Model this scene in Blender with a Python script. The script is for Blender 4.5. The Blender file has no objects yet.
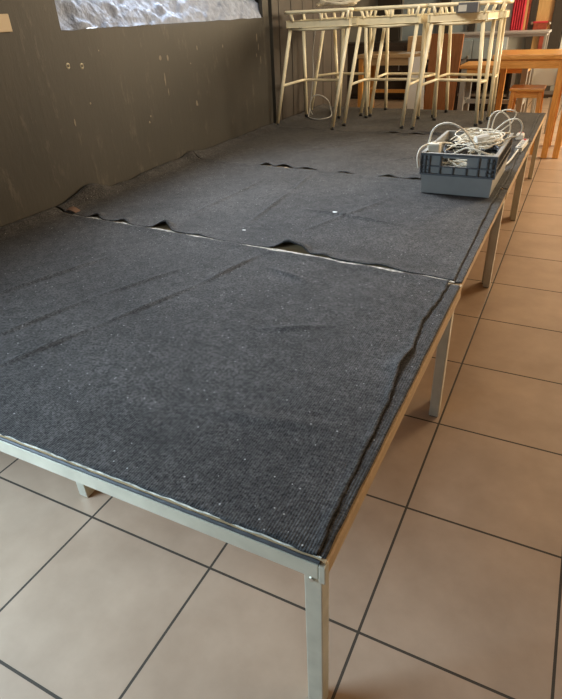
import bpy, bmesh, math, random
from mathutils import Vector, Matrix, noise
random.seed(7)
S = bpy.context.scene
COL = S.collection
HS = 0.588          # height of the stage surface
D = 1.343           # depth of one platform
WX = -2.29          # left wall plane

# ------------------------------------------------------------------ materials
def mat(name, col, rough=0.6, metal=0.0, var=0.0, vscale=8.0, bump=0.0, bscale=60.0, spec=0.5, emis=None, estr=0.0, sheen=0.0):
    m = bpy.data.materials.new(name); m.use_nodes = True
    nt = m.node_tree; b = nt.nodes['Principled BSDF']
    b.inputs['Base Color'].default_value = (*col, 1)
    b.inputs['Roughness'].default_value = rough
    b.inputs['Metallic'].default_value = metal
    b.inputs['Specular IOR Level'].default_value = spec
    if sheen: b.inputs['Sheen Weight'].default_value = sheen
    tc = nt.nodes.new('ShaderNodeTexCoord')
    if var:
        n = nt.nodes.new('ShaderNodeTexNoise'); n.inputs['Scale'].default_value = vscale; n.inputs['Detail'].default_value = 5
        nt.links.new(tc.outputs['Object'], n.inputs['Vector'])
        r = nt.nodes.new('ShaderNodeValToRGB')
        r.color_ramp.elements[0].position = .3; r.color_ramp.elements[1].position = .7
        r.color_ramp.elements[0].color = (*[c*(1-var) for c in col], 1)
        r.color_ramp.elements[1].color = (*[min(1, c*(1+var)) for c in col], 1)
        nt.links.new(n.outputs['Fac'], r.inputs['Fac']); nt.links.new(r.outputs['Color'], b.inputs['Base Color'])
    if bump:
        n2 = nt.nodes.new('ShaderNodeTexNoise'); n2.inputs['Scale'].default_value = bscale; n2.inputs['Detail'].default_value = 4
        nt.links.new(tc.outputs['Object'], n2.inputs['Vector'])
        bp = nt.nodes.new('ShaderNodeBump'); bp.inputs['Strength'].default_value = bump; bp.inputs['Distance'].default_value = .01
        nt.links.new(n2.outputs['Fac'], bp.inputs['Height']); nt.links.new(bp.outputs['Normal'], b.inputs['Normal'])
    if emis:
        b.inputs['Emission Color'].default_value = (*emis, 1); b.inputs['Emission Strength'].default_value = estr
    return m

def wood(name, c1, c2, axis='X', rough=0.4, scale=6):
    m = bpy.data.materials.new(name); m.use_nodes = True
    nt = m.node_tree; b = nt.nodes['Principled BSDF']; b.inputs['Roughness'].default_value = rough
    tc = nt.nodes.new('ShaderNodeTexCoord'); mp = nt.nodes.new('ShaderNodeMapping')
    mp.inputs['Scale'].default_value = {'X': (1, 12, 12), 'Y': (12, 1, 12), 'Z': (12, 12, 1)}[axis]
    n = nt.nodes.new('ShaderNodeTexNoise'); n.inputs['Scale'].default_value = scale; n.inputs['Detail'].default_value = 6; n.inputs['Distortion'].default_value = 1.2
    r = nt.nodes.new('ShaderNodeValToRGB'); r.color_ramp.elements[0].position = .32; r.color_ramp.elements[1].position = .68
    r.color_ramp.elements[0].color = (*c1, 1); r.color_ramp.elements[1].color = (*c2, 1)
    nt.links.new(tc.outputs['Object'], mp.inputs['Vector']); nt.links.new(mp.outputs['Vector'], n.inputs['Vector'])
    nt.links.new(n.outputs['Fac'], r.inputs['Fac']); nt.links.new(r.outputs['Color'], b.inputs['Base Color'])
    return m

def carpet_mat():
    m = bpy.data.materials.new('ribbed_carpet'); m.use_nodes = True
    nt = m.node_tree; N = nt.nodes; K = nt.links; b = N['Principled BSDF']
    b.inputs['Roughness'].default_value = .78; b.inputs['Specular IOR Level'].default_value = .2
    b.inputs['Sheen Weight'].default_value = .06; b.inputs['Sheen Roughness'].default_value = .45
    tc = N.new('ShaderNodeTexCoord')
    # broad worn variation
    n = N.new('ShaderNodeTexNoise'); n.inputs['Scale'].default_value = 2.2; n.inputs['Detail'].default_value = 8; n.inputs['Roughness'].default_value = .65
    K.new(tc.outputs['Object'], n.inputs['Vector'])
    r = N.new('ShaderNodeValToRGB'); r.color_ramp.elements[0].position = .3; r.color_ramp.elements[1].position = .72
    r.color_ramp.elements[0].color = (.029, .0275, .0265, 1); r.color_ramp.elements[1].color = (.063, .060, .0575, 1)
    K.new(n.outputs['Fac'], r.inputs['Fac'])
    # fine fibre grain
    g = N.new('ShaderNodeTexNoise'); g.inputs['Scale'].default_value = 130; g.inputs['Detail'].default_value = 5; g.inputs['Roughness'].default_value = .7
    K.new(tc.outputs['Object'], g.inputs['Vector'])
    gr = N.new('ShaderNodeMapRange'); gr.inputs['From Min'].default_value = .36; gr.inputs['From Max'].default_value = .64
    gr.inputs['To Min'].default_value = .25; gr.inputs['To Max'].default_value = 1.95
    K.new(g.outputs['Fac'], gr.inputs['Value'])
    mul = N.new('ShaderNodeVectorMath'); mul.operation = 'SCALE'
    g2 = N.new('ShaderNodeTexNoise'); g2.inputs['Scale'].default_value = 24; g2.inputs['Detail'].default_value = 8; g2.inputs['Roughness'].default_value = .75
    K.new(tc.outputs['Object'], g2.inputs['Vector'])
    gr2 = N.new('ShaderNodeMapRange'); gr2.inputs['From Min'].default_value = .35; gr2.inputs['From Max'].default_value = .65
    gr2.inputs['To Min'].default_value = .68; gr2.inputs['To Max'].default_value = 1.4
    K.new(g2.outputs['Fac'], gr2.inputs['Value'])
    gm = N.new('ShaderNodeMath'); gm.operation = 'MULTIPLY'; K.new(gr.outputs['Result'], gm.inputs[0]); K.new(gr2.outputs['Result'], gm.inputs[1])
    K.new(r.outputs['Color'], mul.inputs[0]); K.new(gm.outputs[0], mul.inputs['Scale'])
    # pale lint specks
    v = N.new('ShaderNodeTexVoronoi'); v.inputs['Scale'].default_value = 42; v.inputs['Randomness'].default_value = 1
    K.new(tc.outputs['Object'], v.inputs['Vector'])
    lt = N.new('ShaderNodeMath'); lt.operation = 'LESS_THAN'; lt.inputs[1].default_value = .10
    K.new(v.outputs['Distance'], lt.inputs[0])
    sep = N.new('ShaderNodeSeparateColor'); K.new(v.outputs['Color'], sep.inputs['Color'])
    gt = N.new('ShaderNodeMath'); gt.operation = 'GREATER_THAN'; gt.inputs[1].default_value = .55
    K.new(sep.outputs['Red'], gt.inputs[0])
    a = N.new('ShaderNodeMath'); a.operation = 'MULTIPLY'; K.new(lt.outputs[0], a.inputs[0]); K.new(gt.outputs[0], a.inputs[1])
    a2 = N.new('ShaderNodeMath'); a2.operation = 'MULTIPLY'; a2.inputs[1].default_value = .75; K.new(a.outputs[0], a2.inputs[0])
    mx = N.new('ShaderNodeMix'); mx.data_type = 'RGBA'; mx.inputs['B'].default_value = (.42, .42, .40, 1)
    K.new(a2.outputs[0], mx.inputs['Factor']); K.new(mul.outputs[0], mx.inputs['A'])
    K.new(mx.outputs['Result'], b.inputs['Base Color'])
    # ribs across the carpet
    w = N.new('ShaderNodeTexWave'); w.bands_direction = 'X'; w.inputs['Scale'].default_value = 48; w.inputs['Distortion'].default_value = .6; w.inputs['Detail'].default_value = 1
    K.new(tc.outputs['Object'], w.inputs['Vector'])
    wl_ = N.new('ShaderNodeMath'); wl_.operation = 'MULTIPLY'; wl_.inputs[1].default_value = .32; K.new(w.outputs['Fac'], wl_.inputs[0])
    ad = N.new('ShaderNodeMath'); ad.operation = 'ADD'; K.new(wl_.outputs[0], ad.inputs[0]); K.new(g.outputs['Fac'], ad.inputs[1])
    bp = N.new('ShaderNodeBump'); bp.inputs['Strength'].default_value = .9; bp.inputs['Distance'].default_value = .004
    K.new(ad.outputs[0], bp.inputs['Height']); K.new(bp.outputs['Normal'], b.inputs['Normal'])
    return m

def tile_mat():
    m = bpy.data.materials.new('ceramic_floor_tile'); m.use_nodes = True
    nt = m.node_tree; N = nt.nodes; K = nt.links; b = N['Principled BSDF']
    tc = N.new('ShaderNodeTexCoord')
    sx = N.new('ShaderNodeSeparateXYZ'); K.new(tc.outputs['Object'], sx.inputs[0])
    ds = []
    for ax, off in (('X', .002), ('Y', .234)):
        s = N.new('ShaderNodeMath'); s.operation = 'SUBTRACT'; s.inputs[1].default_value = off - 50; K.new(sx.outputs[ax], s.inputs[0])
        mo = N.new('ShaderNodeMath'); mo.operation = 'PINGPONG'; mo.inputs[1].default_value = .25; K.new(s.outputs[0], mo.inputs[0])
        ds.append(mo)
    mn = N.new('ShaderNodeMath'); mn.operation = 'MINIMUM'; K.new(ds[0].outputs[0], mn.inputs[0]); K.new(ds[1].outputs[0], mn.inputs[1])
    gm = N.new('ShaderNodeMath'); gm.operation = 'LESS_THAN'; gm.inputs[1].default_value = .0040; K.new(mn.outputs[0], gm.inputs[0])
    n = N.new('ShaderNodeTexNoise'); n.inputs['Scale'].default_value = 3.5; n.inputs['Detail'].default_value = 8; n.inputs['Roughness'].default_value = .6
    K.new(tc.outputs['Object'], n.inputs['Vector'])
    r = N.new('ShaderNodeValToRGB'); r.color_ramp.elements[0].position = .3; r.color_ramp.elements[1].position = .7
    r.color_ramp.elements[0].color = (.35, .248, .172, 1); r.color_ramp.elements[1].color = (.47, .342, .243, 1)
    K.new(n.outputs['Fac'], r.inputs['Fac'])
    mx = N.new('ShaderNodeMix'); mx.data_type = 'RGBA'; mx.inputs['B'].default_value = (.052, .040, .028, 1)
    K.new(gm.outputs[0], mx.inputs['Factor']); K.new(r.outputs['Color'], mx.inputs['A']); K.new(mx.outputs['Result'], b.inputs['Base Color'])
    mr = N.new('ShaderNodeMapRange'); mr.inputs['To Min'].default_value = .36; mr.inputs['To Max'].default_value = .9
    K.new(gm.outputs[0], mr.inputs['Value']); K.new(mr.outputs['Result'], b.inputs['Roughness'])
    inv = N.new('ShaderNodeMath'); inv.operation = 'SUBTRACT'; inv.inputs[0].default_value = 1; K.new(gm.outputs[0], inv.inputs[1])
    bp = N.new('ShaderNodeBump'); bp.inputs['Strength'].default_value = .5; bp.inputs['Distance'].default_value = .002
    K.new(inv.outputs[0], bp.inputs['Height']); K.new(bp.outputs['Normal'], b.inputs['Normal'])
    return m

def wall_mat():
    m = bpy.data.materials.new('scuffed_brown_paint'); m.use_nodes = True
    nt = m.node_tree; N = nt.nodes; K = nt.links; b = N['Principled BSDF']; b.inputs['Roughness'].default_value = .5; b.inputs['Specular IOR Level'].default_value = .35
    tc = N.new('ShaderNodeTexCoord')
    n = N.new('ShaderNodeTexNoise'); n.inputs['Scale'].default_value = 1.6; n.inputs['Detail'].default_value = 6; K.new(tc.outputs['Object'], n.inputs['Vector'])
    r = N.new('ShaderNodeValToRGB'); r.color_ramp.elements[0].position = .3; r.color_ramp.elements[1].position = .7
    r.color_ramp.elements[0].color = (.042, .039, .032, 1); r.color_ramp.elements[1].color = (.060, .0545, .044, 1); K.new(n.outputs['Fac'], r.inputs['Fac'])
    # streaky scuffs, stretched down the wall
    mp = N.new('ShaderNodeMapping'); mp.inputs['Scale'].default_value = (1, 5.5, 1.5); K.new(tc.outputs['Object'], mp.inputs['Vector'])
    s = N.new('ShaderNodeTexNoise'); s.inputs['Scale'].default_value = 2.4; s.inputs['Detail'].default_value = 9; s.inputs['Roughness'].default_value = .72; K.new(mp.outputs['Vector'], s.inputs['Vector'])
    sr = N.new('ShaderNodeValToRGB'); sr.color_ramp.elements[0].position = .57; sr.color_ramp.elements[1].position = .80
    sr.color_ramp.elements[0].color = (0, 0, 0, 1); sr.color_ramp.elements[1].color = (.5, .5, .5, 1); K.new(s.outputs['Fac'], sr.inputs['Fac'])
    mx = N.new('ShaderNodeMix'); mx.data_type = 'RGBA'; mx.inputs['B'].default_value = (.24, .21, .165, 1)
    K.new(sr.outputs['Color'], mx.inputs['Factor']); K.new(r.outputs['Color'], mx.inputs['A']); K.new(mx.outputs['Result'], b.inputs['Base Color'])
    bp = N.new('ShaderNodeBump'); bp.inputs['Strength'].default_value = .25; bp.inputs['Distance'].default_value = .01
    K.new(s.outputs['Fac'], bp.inputs['Height']); K.new(bp.outputs['Normal'], b.inputs['Normal'])
    return m

def srgb(r, g, b):
    return tuple(((c/255+.055)/1.055)**2.4 if c > 10 else c/255/12.92 for c in (r, g, b))

M = dict(
    carpet=carpet_mat(), tile=tile_mat(), wall=wall_mat(),
    ply=wood('raw_plywood', (.40, .27, .14), (.55, .40, .23), 'X', .6),
    railtan=wood('tan_side_rail', (.36, .25, .13), (.50, .36, .20), 'Y', .55, 9),  # tan grain on the right side rail; the other rails are aluminium
    fray=mat('frayed_backing', (.60, .56, .46), .9, var=.5, vscale=60),
    alu=mat('dull_aluminium', (.56, .535, .43), .42, .55, var=.10, vscale=14, bump=.05, bscale=200),
    bolt=mat('bolt_steel', (.60, .58, .52), .3, .9),
    cream=mat('cream_powder_coat', (.92, .84, .60), .28, 0, var=.08, vscale=12),
    rubber=mat('black_rubber', (.02, .02, .02), .7),
    crate=mat('grey_plastic', (.33, .325, .30), .45, 0, var=.06, vscale=10),
    crate_rib=mat('dark_grey_ribs', (.12, .128, .134), .5),  # ribs a darker grey than the crate walls
    crate_in=mat('grey_plastic_inner', (.17, .185, .20), .55),
    cable=mat('white_cable', (.70, .645, .52), .5, var=.10, vscale=20),
    cable_grey=mat('grey_cable', (.45, .45, .43), .45),
    cable_black=mat('black_cable', (.025, .025, .027), .45),
    white=mat('white_plastic', (.66, .64, .57), .4),
    red=mat('red_plastic', (.55, .06, .05), .4),
    sill=mat('rough_whitewash', (.32, .365, .46), .85, 0, var=.22, vscale=22, bump=1.0, bscale=45),
    plate=mat('beige_plate', (.62, .50, .33), .5),
    pine=wood('varnished_pine', (.60, .27, .06), (.86, .47, .15), 'X', .3),
    pine_z=wood('varnished_pine_upright', (.60, .26, .055), (.84, .44, .13), 'Z', .3),
    oak=wood('light_wood', (.50, .34, .18), (.66, .48, .28), 'X', .35),
    redwood=wood('red_brown_board', (.24, .09, .025), (.34, .14, .045), 'Z', .5),
    greytop=mat('grey_laminate', (.42, .42, .43), .35),
    dark=mat('dark_brown', (.045, .033, .026), .55, var=.25, vscale=5),
    darkgrey=mat('dark_grey', (.04, .042, .045), .5),
    panel=mat('dark_wall_panel', (.052, .042, .033), .5, 0, var=.25, vscale=4),
    plaster=mat('grey_plaster', (.30, .30, .27), .85, var=.15, vscale=3),
    bluegrey=mat('blue_grey_sheet', (.27, .33, .37), .45, 0, var=.2, vscale=2.5),
    post=mat('dark_post', (.05, .043, .035), .4),
    tan=wood('tan_door', (.55, .34, .13), (.68, .45, .2), 'Z', .4),
    pink=mat('pink_red_cloth', (.72, .05, .09), .8, var=.25, vscale=9),
    rust=mat('rust_red_paint', (.30, .06, .03), .6, var=.4, vscale=18),
    whitewall=mat('white_board', (.72, .74, .74), .6),
    mirror=mat('pale_backrest', (.60, .60, .54), .5),
    steel=mat('grey_steel', (.42, .42, .40), .4, .5),
    ceil=mat('ceiling_paint', (.55, .52, .47), .9),
    paper=mat('paper_scrap', (.80, .80, .78), .8),
    screw=mat('plaster_hole', (.80, .74, .55), .7),
)

# ------------------------------------------------------------------ mesh helpers
def box(bm, a, b, bev=0.0):
    (x0, y0, z0), (x1, y1, z1) = a, b
    g = bmesh.ops.create_cube(bm, size=1)
    for v in g['verts']:
        v.co = Vector(((x0+x1)/2 + v.co.x*(x1-x0), (y0+y1)/2 + v.co.y*(y1-y0), (z0+z1)/2 + v.co.z*(z1-z0)))
    if bev:
        es = list({e for v in g['verts'] for e in v.link_edges})
        bmesh.ops.bevel(bm, geom=es, offset=bev, segments=2, affect='EDGES', profile=.5)

def bar(bm, p, q, w, h, bev=0.0, up=(0, 0, 1)):
    """rectangular bar between p and q, w across, h along up"""
    p, q = Vector(p), Vector(q); d = (q-p); L = d.length; d.normalize()
    up = Vector(up); s = d.cross(up)
    if s.length < 1e-4: up = Vector((0, 1, 0)); s = d.cross(up)
    s.normalize(); u = s.cross(d)
    g = bmesh.ops.create_cube(bm, size=1)
    c = (p+q)/2
    for v in g['verts']:
        v.co = c + d*(v.co.x*L) + s*(v.co.y*w) + u*(v.co.z*h)
    if bev:
        es = list({e for v in g['verts'] for e in v.link_edges})
        bmesh.ops.bevel(bm, geom=es, offset=bev, segments=2, affect='EDGES', profile=.5)

def tube(bm, pts, r, seg=8, closed=False, cap=True, r1=None):
    pts = [Vector(p) for p in pts]; n = len(pts)
    rings = []; up = None
    for i, p in enumerate(pts):
        if closed: t = pts[(i+1) % n] - pts[i-1]
        else: t = pts[min(i+1, n-1)] - pts[max(i-1, 0)]
        t.normalize()
        if up is None:
            up = Vector((0, 0, 1)) if abs(t.z) < .9 else Vector((1, 0, 0))
        up = (up - t*up.dot(t))
        if up.length < 1e-5: up = Vector((1, 0, 0)) - t*t.x
        up.normalize(); s = t.cross(up)
        rr = r if r1 is None else r + (r1-r)*i/(n-1)
        rings.append([bm.verts.new(p + (up*math.cos(a)+s*math.sin(a))*rr) for a in [2*math.pi*k/seg for k in range(seg)]])
    m = n if closed else n-1
    for i in range(m):
        A, B = rings[i], rings[(i+1) % n]
        for k in range(seg):
            bm.faces.new((A[k], A[(k+1) % seg], B[(k+1) % seg], B[k]))
    if cap and not closed:
        bm.faces.new(rings[0][::-1]); bm.faces.new(rings[-1])

def spline(P, n=8, closed=False):
    P = [Vector(p) for p in P]; out = []; L = len(P)
    rng = range(L) if closed else range(L-1)
    for i in rng:
        if closed: a, b, c, d = P[i-1], P[i], P[(i+1) % L], P[(i+2) % L]
        else: a, b, c, d = P[max(i-1, 0)], P[i], P[i+1], P[min(i+2, L-1)]
        for k in range(n):
            t = k/n
            out.append(.5*((2*b)+(c-a)*t+(2*a-5*b+4*c-d)*t*t+(3*b-a-3*c+d)*t**3))
    if not closed: out.append(P[-1])
    return out

def obj(name, bm, m, parent=None, smooth=False):
    bmesh.ops.recalc_face_normals(bm, faces=bm.faces)
    me = bpy.data.meshes.new(name); bm.to_mesh(me); bm.free()
    me.materials.append(M[m] if isinstance(m, str) else m)
    o = bpy.data.objects.new(name, me); COL.objects.link(o)
    if smooth:
        for p in me.polygons: p.use_smooth = True
    if parent is not None:
        o.parent = parent; o.matrix_parent_inverse = Matrix.Translation(-parent.location)
    return o

def B(): return bmesh.new()
def tag(o, label, cat, group=None, kind=None):
    o['label'] = label; o['category'] = cat
    if group: o['group'] = group
    if kind: o['kind'] = kind
    return o
def thing(name, label, cat, loc=(0, 0, 0), group=None):
    o = bpy.data.objects.new(name, None); COL.objects.link(o); o.location = loc; o.empty_display_size = .1
    return tag(o, label, cat, group)
def struct(name, bm, m, parent=None, label=None):
    o = obj(name, bm, m, parent)
    if parent is None: o['kind'] = 'structure'
    if label: o['label'] = label
    return o
def boxo(name, a, b, m, parent=None, bev=0.0):
    bm = B(); box(bm, a, b, bev); return obj(name, bm, m, parent)

# ------------------------------------------------------------------ room
bm = B(); box(bm, (-9, -4, -.1), (5, 15, 0)); struct('floor', bm, 'tile', label='large beige ceramic floor tiles with dark grout')
bm = B(); box(bm, (-9, -4, 3.1), (5, 15, 3.2)); struct('ceiling', bm, 'ceil')

# left wall with a deep window opening whose rough sill slopes up
Y0, Y1 = 1.85, 4.13; ZS = 1.475
bm = B()
box(bm, (WX-.45, -.45, 0), (WX, Y0, 3.1)); box(bm, (WX-.45, -.45-2.4, 2.4), (WX, -.4501, 3.1)); box(bm, (WX-.45, -4, 0), (WX, -2.851, 3.1))  # front gap is out of view, added to let the front-left light in
box(bm, (WX-.45, Y0, 0), (WX, Y1, ZS-.002))
box(bm, (WX-.45, Y1+.17, 0), (WX, 4.20+.105, 3.1)); box(bm, (WX-.03, Y1, 0), (WX, 4.20, 3.1)); box(bm, (WX-.45, Y1, 0), (WX-.03, 4.30, ZS-.002))
box(bm, (WX-.45, Y0, 2.75), (WX, Y1, 3.1))
# shallow stepped pier at the end of the wall
box(bm, (WX-.45, 4.305, 0), (WX-.045, 4.32, 3.1)); box(bm, (WX-.40, 4.20, 0), (WX-.0, 4.235, 3.1))
wl = struct('wall_left', bm, 'wall', label='dark brown painted wall with pale scuffs')
bm = B()   # darker panelled return behind the stool frames
for k in range(8):
    y = 4.32 + k*.26
    box(bm, (WX-.40, y+.008, 0), (WX-.075, y+.252, 3.1), .004)
box(bm, (WX-.42, 4.32, 0), (WX-.082, 6.40, 3.1))
struct('wall_left_panelled', bm, 'panel', label='dark vertical wall panels behind the stool frames')
# sloping whitewashed sill (uneven hand trowelled surface)
bm = B(); nx, ny = 50, 260; grid = []
for i in range(nx+1):
    row = []
    for j in range(ny+1):
        u = i/nx; y = Y0 + (Y1-Y0)*j/ny + u*.17*(j/ny)**6
        x = WX + .004 - u*.36; z = ZS + u*.50
        nn = noise.fractal(Vector((x*9, y*9, z*9)), .9, 2.2, 5)
        dz = .024*nn
        if i == 0: z += .010*noise.noise(Vector((y*6, 3, 0))) - .004; dz = 0
        row.append(bm.verts.new((x+dz*.6, y, z+dz)))
    grid.append(row)
for i in range(nx):
    for j in range(ny): bm.faces.new((grid[i][j], grid[i+1][j], grid[i+1][j+1], grid[i][j+1]))
o = obj('window_sill', bm, 'sill', smooth=True)
win = bpy.data.objects.new('window_1', None); COL.objects.link(win); win['kind'] = 'structure'; win['label'] = 'high window over a rough pale sloping sill'
o.parent = win
bm = B()
for y in (Y0+.02, (Y0+Y1)/2, Y1-.02): box(bm, (WX-.40, y-.02, 1.95), (WX-.36, y+.02, 2.75))
for z in (1.97, 2.73): box(bm, (WX-.40, Y0, z-.02), (WX-.36, Y1, z+.02))
obj('window_frame', bm, 'post', win)

# far wall: pale plaster, dark posts and grey-blue panes
YB = 11.0
bm = B(); box(bm, (-9, YB, 0), (5, YB+.2, 3.1)); struct('wall_back', bm, 'plaster')
bm = B(); box(bm, (-9, 6.42, 0), (-8.8, YB, 3.1)); struct('wall_far_left', bm, 'panel')
bm = B(); box(bm, (-8.8, 6.40, 0), (WX-.40, 6.5, 3.1)); struct('wall_return', bm, 'panel')

def strip(name, x0, x1, z0, z1, m, parent=None, y=YB, d=.05, bev=.004):
    bm = B(); box(bm, (x0, y-d, z0), (x1, y-.002, z1), bev); return obj(name, bm, m, parent)
def trim(n, x0, x1, m):
    o = strip('trim_%d' % n, x0, x1, 0, 3.1, m, d=.09); o['kind'] = 'structure'; return o
trim(1, -3.48, -3.05, 'post'); trim(2, -2.31, -2.16, 'post')
trim(3, -1.79, -1.70, 'post'); trim(4, -.80, -.70, 'post'); trim(5, -.44, -.26, 'post')
for k, (x0, x1) in enumerate([(-3.03, -2.33), (-2.14, -1.81), (-1.68, -1.30)]):
    w = bpy.data.objects.new('window_%d' % (k+2), None); COL.objects.link(w); w['kind'] = 'structure'
    strip('window_pane', x0+.03, x1-.03, .95, 2.9, 'bluegrey', w, d=.03)
    bm = B()
    for a in (x0, x1-.03): box(bm, (a, YB-.06, .9), (a+.03, YB-.003, 2.95))
    for z in (.90, 2.92): box(bm, (x0, YB-.06, z), (x1, YB-.003, z+.03))
    obj('window_frame', bm, 'steel', w)
dr = bpy.data.objects.new('door_1', None); COL.objects.link(dr); dr['kind'] = 'structure'; dr['label'] = 'tan wooden door between dark posts'
strip('door_leaf', -.695, -.445, .02, 2.3, 'tan', dr, d=.045)
bm = B(); bmesh.ops.create_uvsphere(bm, u_segments=10, v_segments=8, radius=.022, matrix=Matrix.Translation((-.462, YB-.075, 1.15))); obj('door_knob', bm, 'white', dr, True)
bm = B(); bmesh.ops.create_uvsphere(bm, u_segments=10, v_segments=8, radius=.022, matrix=Matrix.Translation((-.74, YB-.11, 1.16))); obj('post_knob', bm, 'white', bpy.data.objects['trim_4'], True)
w = strip('trim_6', -1.27, -1.09, .6, 3.1, 'whitewall', d=.06); w['kind'] = 'structure'
w = strip('wall_white_board', -.24, .9, .5, 3.1, 'whitewall', d=.06); w['kind'] = 'structure'
# red-pink cloth hanging in soft folds
bm = B(); n = 26; rows = []
for j in range(13):
    z = 1.02 + 1.6*j/12
    rows.append([bm.verts.new((-1.085 + .20*i/n, YB-.13 + .028*math.sin(i*1.25 + .3*math.sin(j)) , z)) for i in range(n+1)])
for j in range(12):
    for i in range(n): bm.faces.new((rows[j][i], rows[j][i+1], rows[j+1][i+1], rows[j+1][i]))
o = obj('hanging_cloth', bm, 'pink', smooth=True)
sm = o.modifiers.new('t', 'SOLIDIFY'); sm.thickness = .006
tag(o, 'pink-red cloth hanging in folds against the far wall beside the dark post', 'cloth')
t = thing('striped_hanging', 'narrow brown and red striped board hanging next to the pink cloth', 'board', (-.845, YB-.10, 1.0))
strip('board', -.88, -.845, 1.0, 2.8, 'tan', t, YB-.05)
strip('stripe', -.842, -.808, 1.0, 2.8, 'rust', t, YB-.05)
t = thing('wall_box', 'rust-red box with worn face fixed low on the tan door', 'box', (-.60, YB-.14, .75))
strip('box_body', -.715, -.50, .985, 1.165, 'rust', t, YB-.05, .10, .01)
strip('box_post', -.585, -.515, .45, .985, 'rust', t, YB-.05, .06)
strip('box_lid', -.722, -.493, 1.165, 1.185, 'pink', t, YB-.045, .11)

# ------------------------------------------------------------------ generic furniture
def leg_table(name, label, cat, x0, x1, y0, y1, z, tt, ap, lw, mt, ml, legs=None, stretch=None, over=.02, group=None, lm=None):
    t = thing(name, label, cat, ((x0+x1)/2, (y0+y1)/2, 0), group)
    boxo('table_top', (x0, y0, z-tt), (x1, y1, z), mt, t, .006)
    a0, a1, b0, b1 = x0+over, x1-over, y0+over, y1-over
    bm = B(); e = .0004
    box(bm, (a0+lw+e, b0+.008, z-tt-ap), (a1-lw-e, b0+.028, z-tt-e)); box(bm, (a0+lw+e, b1-.028, z-tt-ap), (a1-lw-e, b1-.008, z-tt-e))
    box(bm, (a0+.008, b0+lw+e, z-tt-ap), (a0+.028, b1-lw-e, z-tt-e)); box(bm, (a1-.028, b0+lw+e, z-tt-ap), (a1-.008, b1-lw-e, z-tt-e))
    obj('apron', bm, mt, t)
    for X in (a0, a1-lw):
        for Y in (b0, b1-lw):
            bm = B(); box(bm, (X, Y, 0), (X+lw, Y+lw, z-tt-.0005), .004); obj('leg', bm, lm or ml, t)
    if stretch:
        bm = B(); box(bm, (a0+lw+e, (b0+b1)/2-.02, stretch), (a1-lw-e, (b0+b1)/2+.02, stretch+.05))
        box(bm, (a0+.01, b0+lw+e, stretch), (a0+lw-.01, b1-lw-e, stretch+.05)); box(bm, (a1-lw+.01, b0+lw+e, stretch), (a1-.01, b1-lw-e, stretch+.05))
        obj('stretcher', bm, lm or ml, t)
    return t

leg_table('bar_table', 'tall varnished orange pine table beyond the right end of the stage', 'table', -.665, .072, 6.20, 6.95, 1.02, .045, .085, .062, 'pine', 'pine_z')
leg_table('bar_table', 'second varnished pine table cut off by the right edge of the photo', 'table', .085, .85, 6.22, 6.97, 1.02, .045, .085, .062, 'pine', 'pine_z')
leg_table('dining_table', 'pale-topped orange wood table behind the cream frames at left', 'table', -2.98, -1.93, 8.45, 9.15, .89, .05, .10, .07, 'oak', 'pine_z', stretch=.32)
leg_table('high_table', 'long thin grey-topped high table in front of the far wall', 'table', -1.68, -.30, 8.5, 9.0, 1.135, .03, .03, .035, 'greytop', 'steel')
leg_table('low_table', 'low wooden table on grey legs behind the right cream frame', 'table', -1.14, -.34, 7.0, 7.55, .86, .04, .05, .065, 'pine', 'steel', stretch=.40, lm='steel')

# pine stool half under the bar table
t = thing('wooden_stool', 'small varnished pine stool with splayed legs under the tall pine table', 'stool', (-.285, 6.55, 0))
bm = B(); box(bm, (-.462, 6.36, .655), (-.112, 6.70, .685), .006); obj('seat', bm, 'pine', t)
for sx_, sy_ in ((-1, -1), (1, -1), (-1, 1), (1, 1)):
    bm = B(); bar(bm, (-.287+sx_*.175, 6.53+sy_*.15, .002), (-.287+sx_*.135, 6.53+sy_*.12, .654), .042, .05, .004, up=(0, 1, 0)); obj('leg', bm, 'pine_z', t)
for y in (6.405, 6.635): boxo('apron', (-.41, y, .585), (-.165, y+.02, .654), 'pine', t)
bm = B(); box(bm, (-.44, 6.52, .25), (-.134, 6.54, .285)); obj('rung', bm, 'pine', t)

# pale backed chair further back
t = thing('chair', 'chair with a pale rectangular backrest behind the pine stool', 'chair', (-.23, 8.0, 0))
bm = B(); bar(bm, (-.22, 7.99, .53), (-.22, 8.05, .87), .31, .02, .008, up=(0, 1, 0)); obj('backrest', bm, 'mirror', t)
boxo('seat', (-.41, 7.60, .44), (-.05, 7.97, .475), 'dark', t, .008)
for X in (-.40, -.085):
    for Y in (7.62, 7.97):
        bm = B(); box(bm, (X, Y, 0), (X+.03, Y+.03, .439 if Y < 7.9 else .80)); obj('leg', bm, 'steel', t)

t = thing('display_cabinet', 'blue-grey two-door cabinet under the grey high table', 'cabinet', (-1.5, 10.2, 0))
boxo('cabinet_body', (-2.08, 10.0, .02), (-1.05, 10.5, 1.02), 'bluegrey', t, .008)
for a, b in ((-2.05, -1.525), (-1.515, -1.08)):
    d = boxo('door', (a, 9.975, .10), (b, 9.999, .98), 'bluegrey', t, .006)
    boxo('handle', (b-.05, 9.955, .5), (b-.035, 9.9745, .75), 'steel', d)
t = thing('sideboard', 'dark low sideboard against the far wall', 'sideboard', (-2.6, 10.6, 0))
boxo('cabinet_body', (-4.4, 10.35, .05), (-2.2, 10.88, .95), 'dark', t, .01)
boxo('plinth', (-4.35, 10.40, .0), (-2.25, 10.85, .049), 'darkgrey', t)
for k in range(4):
    d = boxo('door', (-4.38+k*.54, 10.325, .10), (-3.86+k*.54, 10.349, .90), 'dark', t, .005)
    boxo('handle', (-3.93+k*.54, 10.31, .5), (-3.91+k*.54, 10.3245, .65), 'steel', d)
t = thing('shelf_unit', 'dark open shelf unit with pale shelf edges behind the frames', 'shelf', (-1.9, 7.9, 0))
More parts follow.
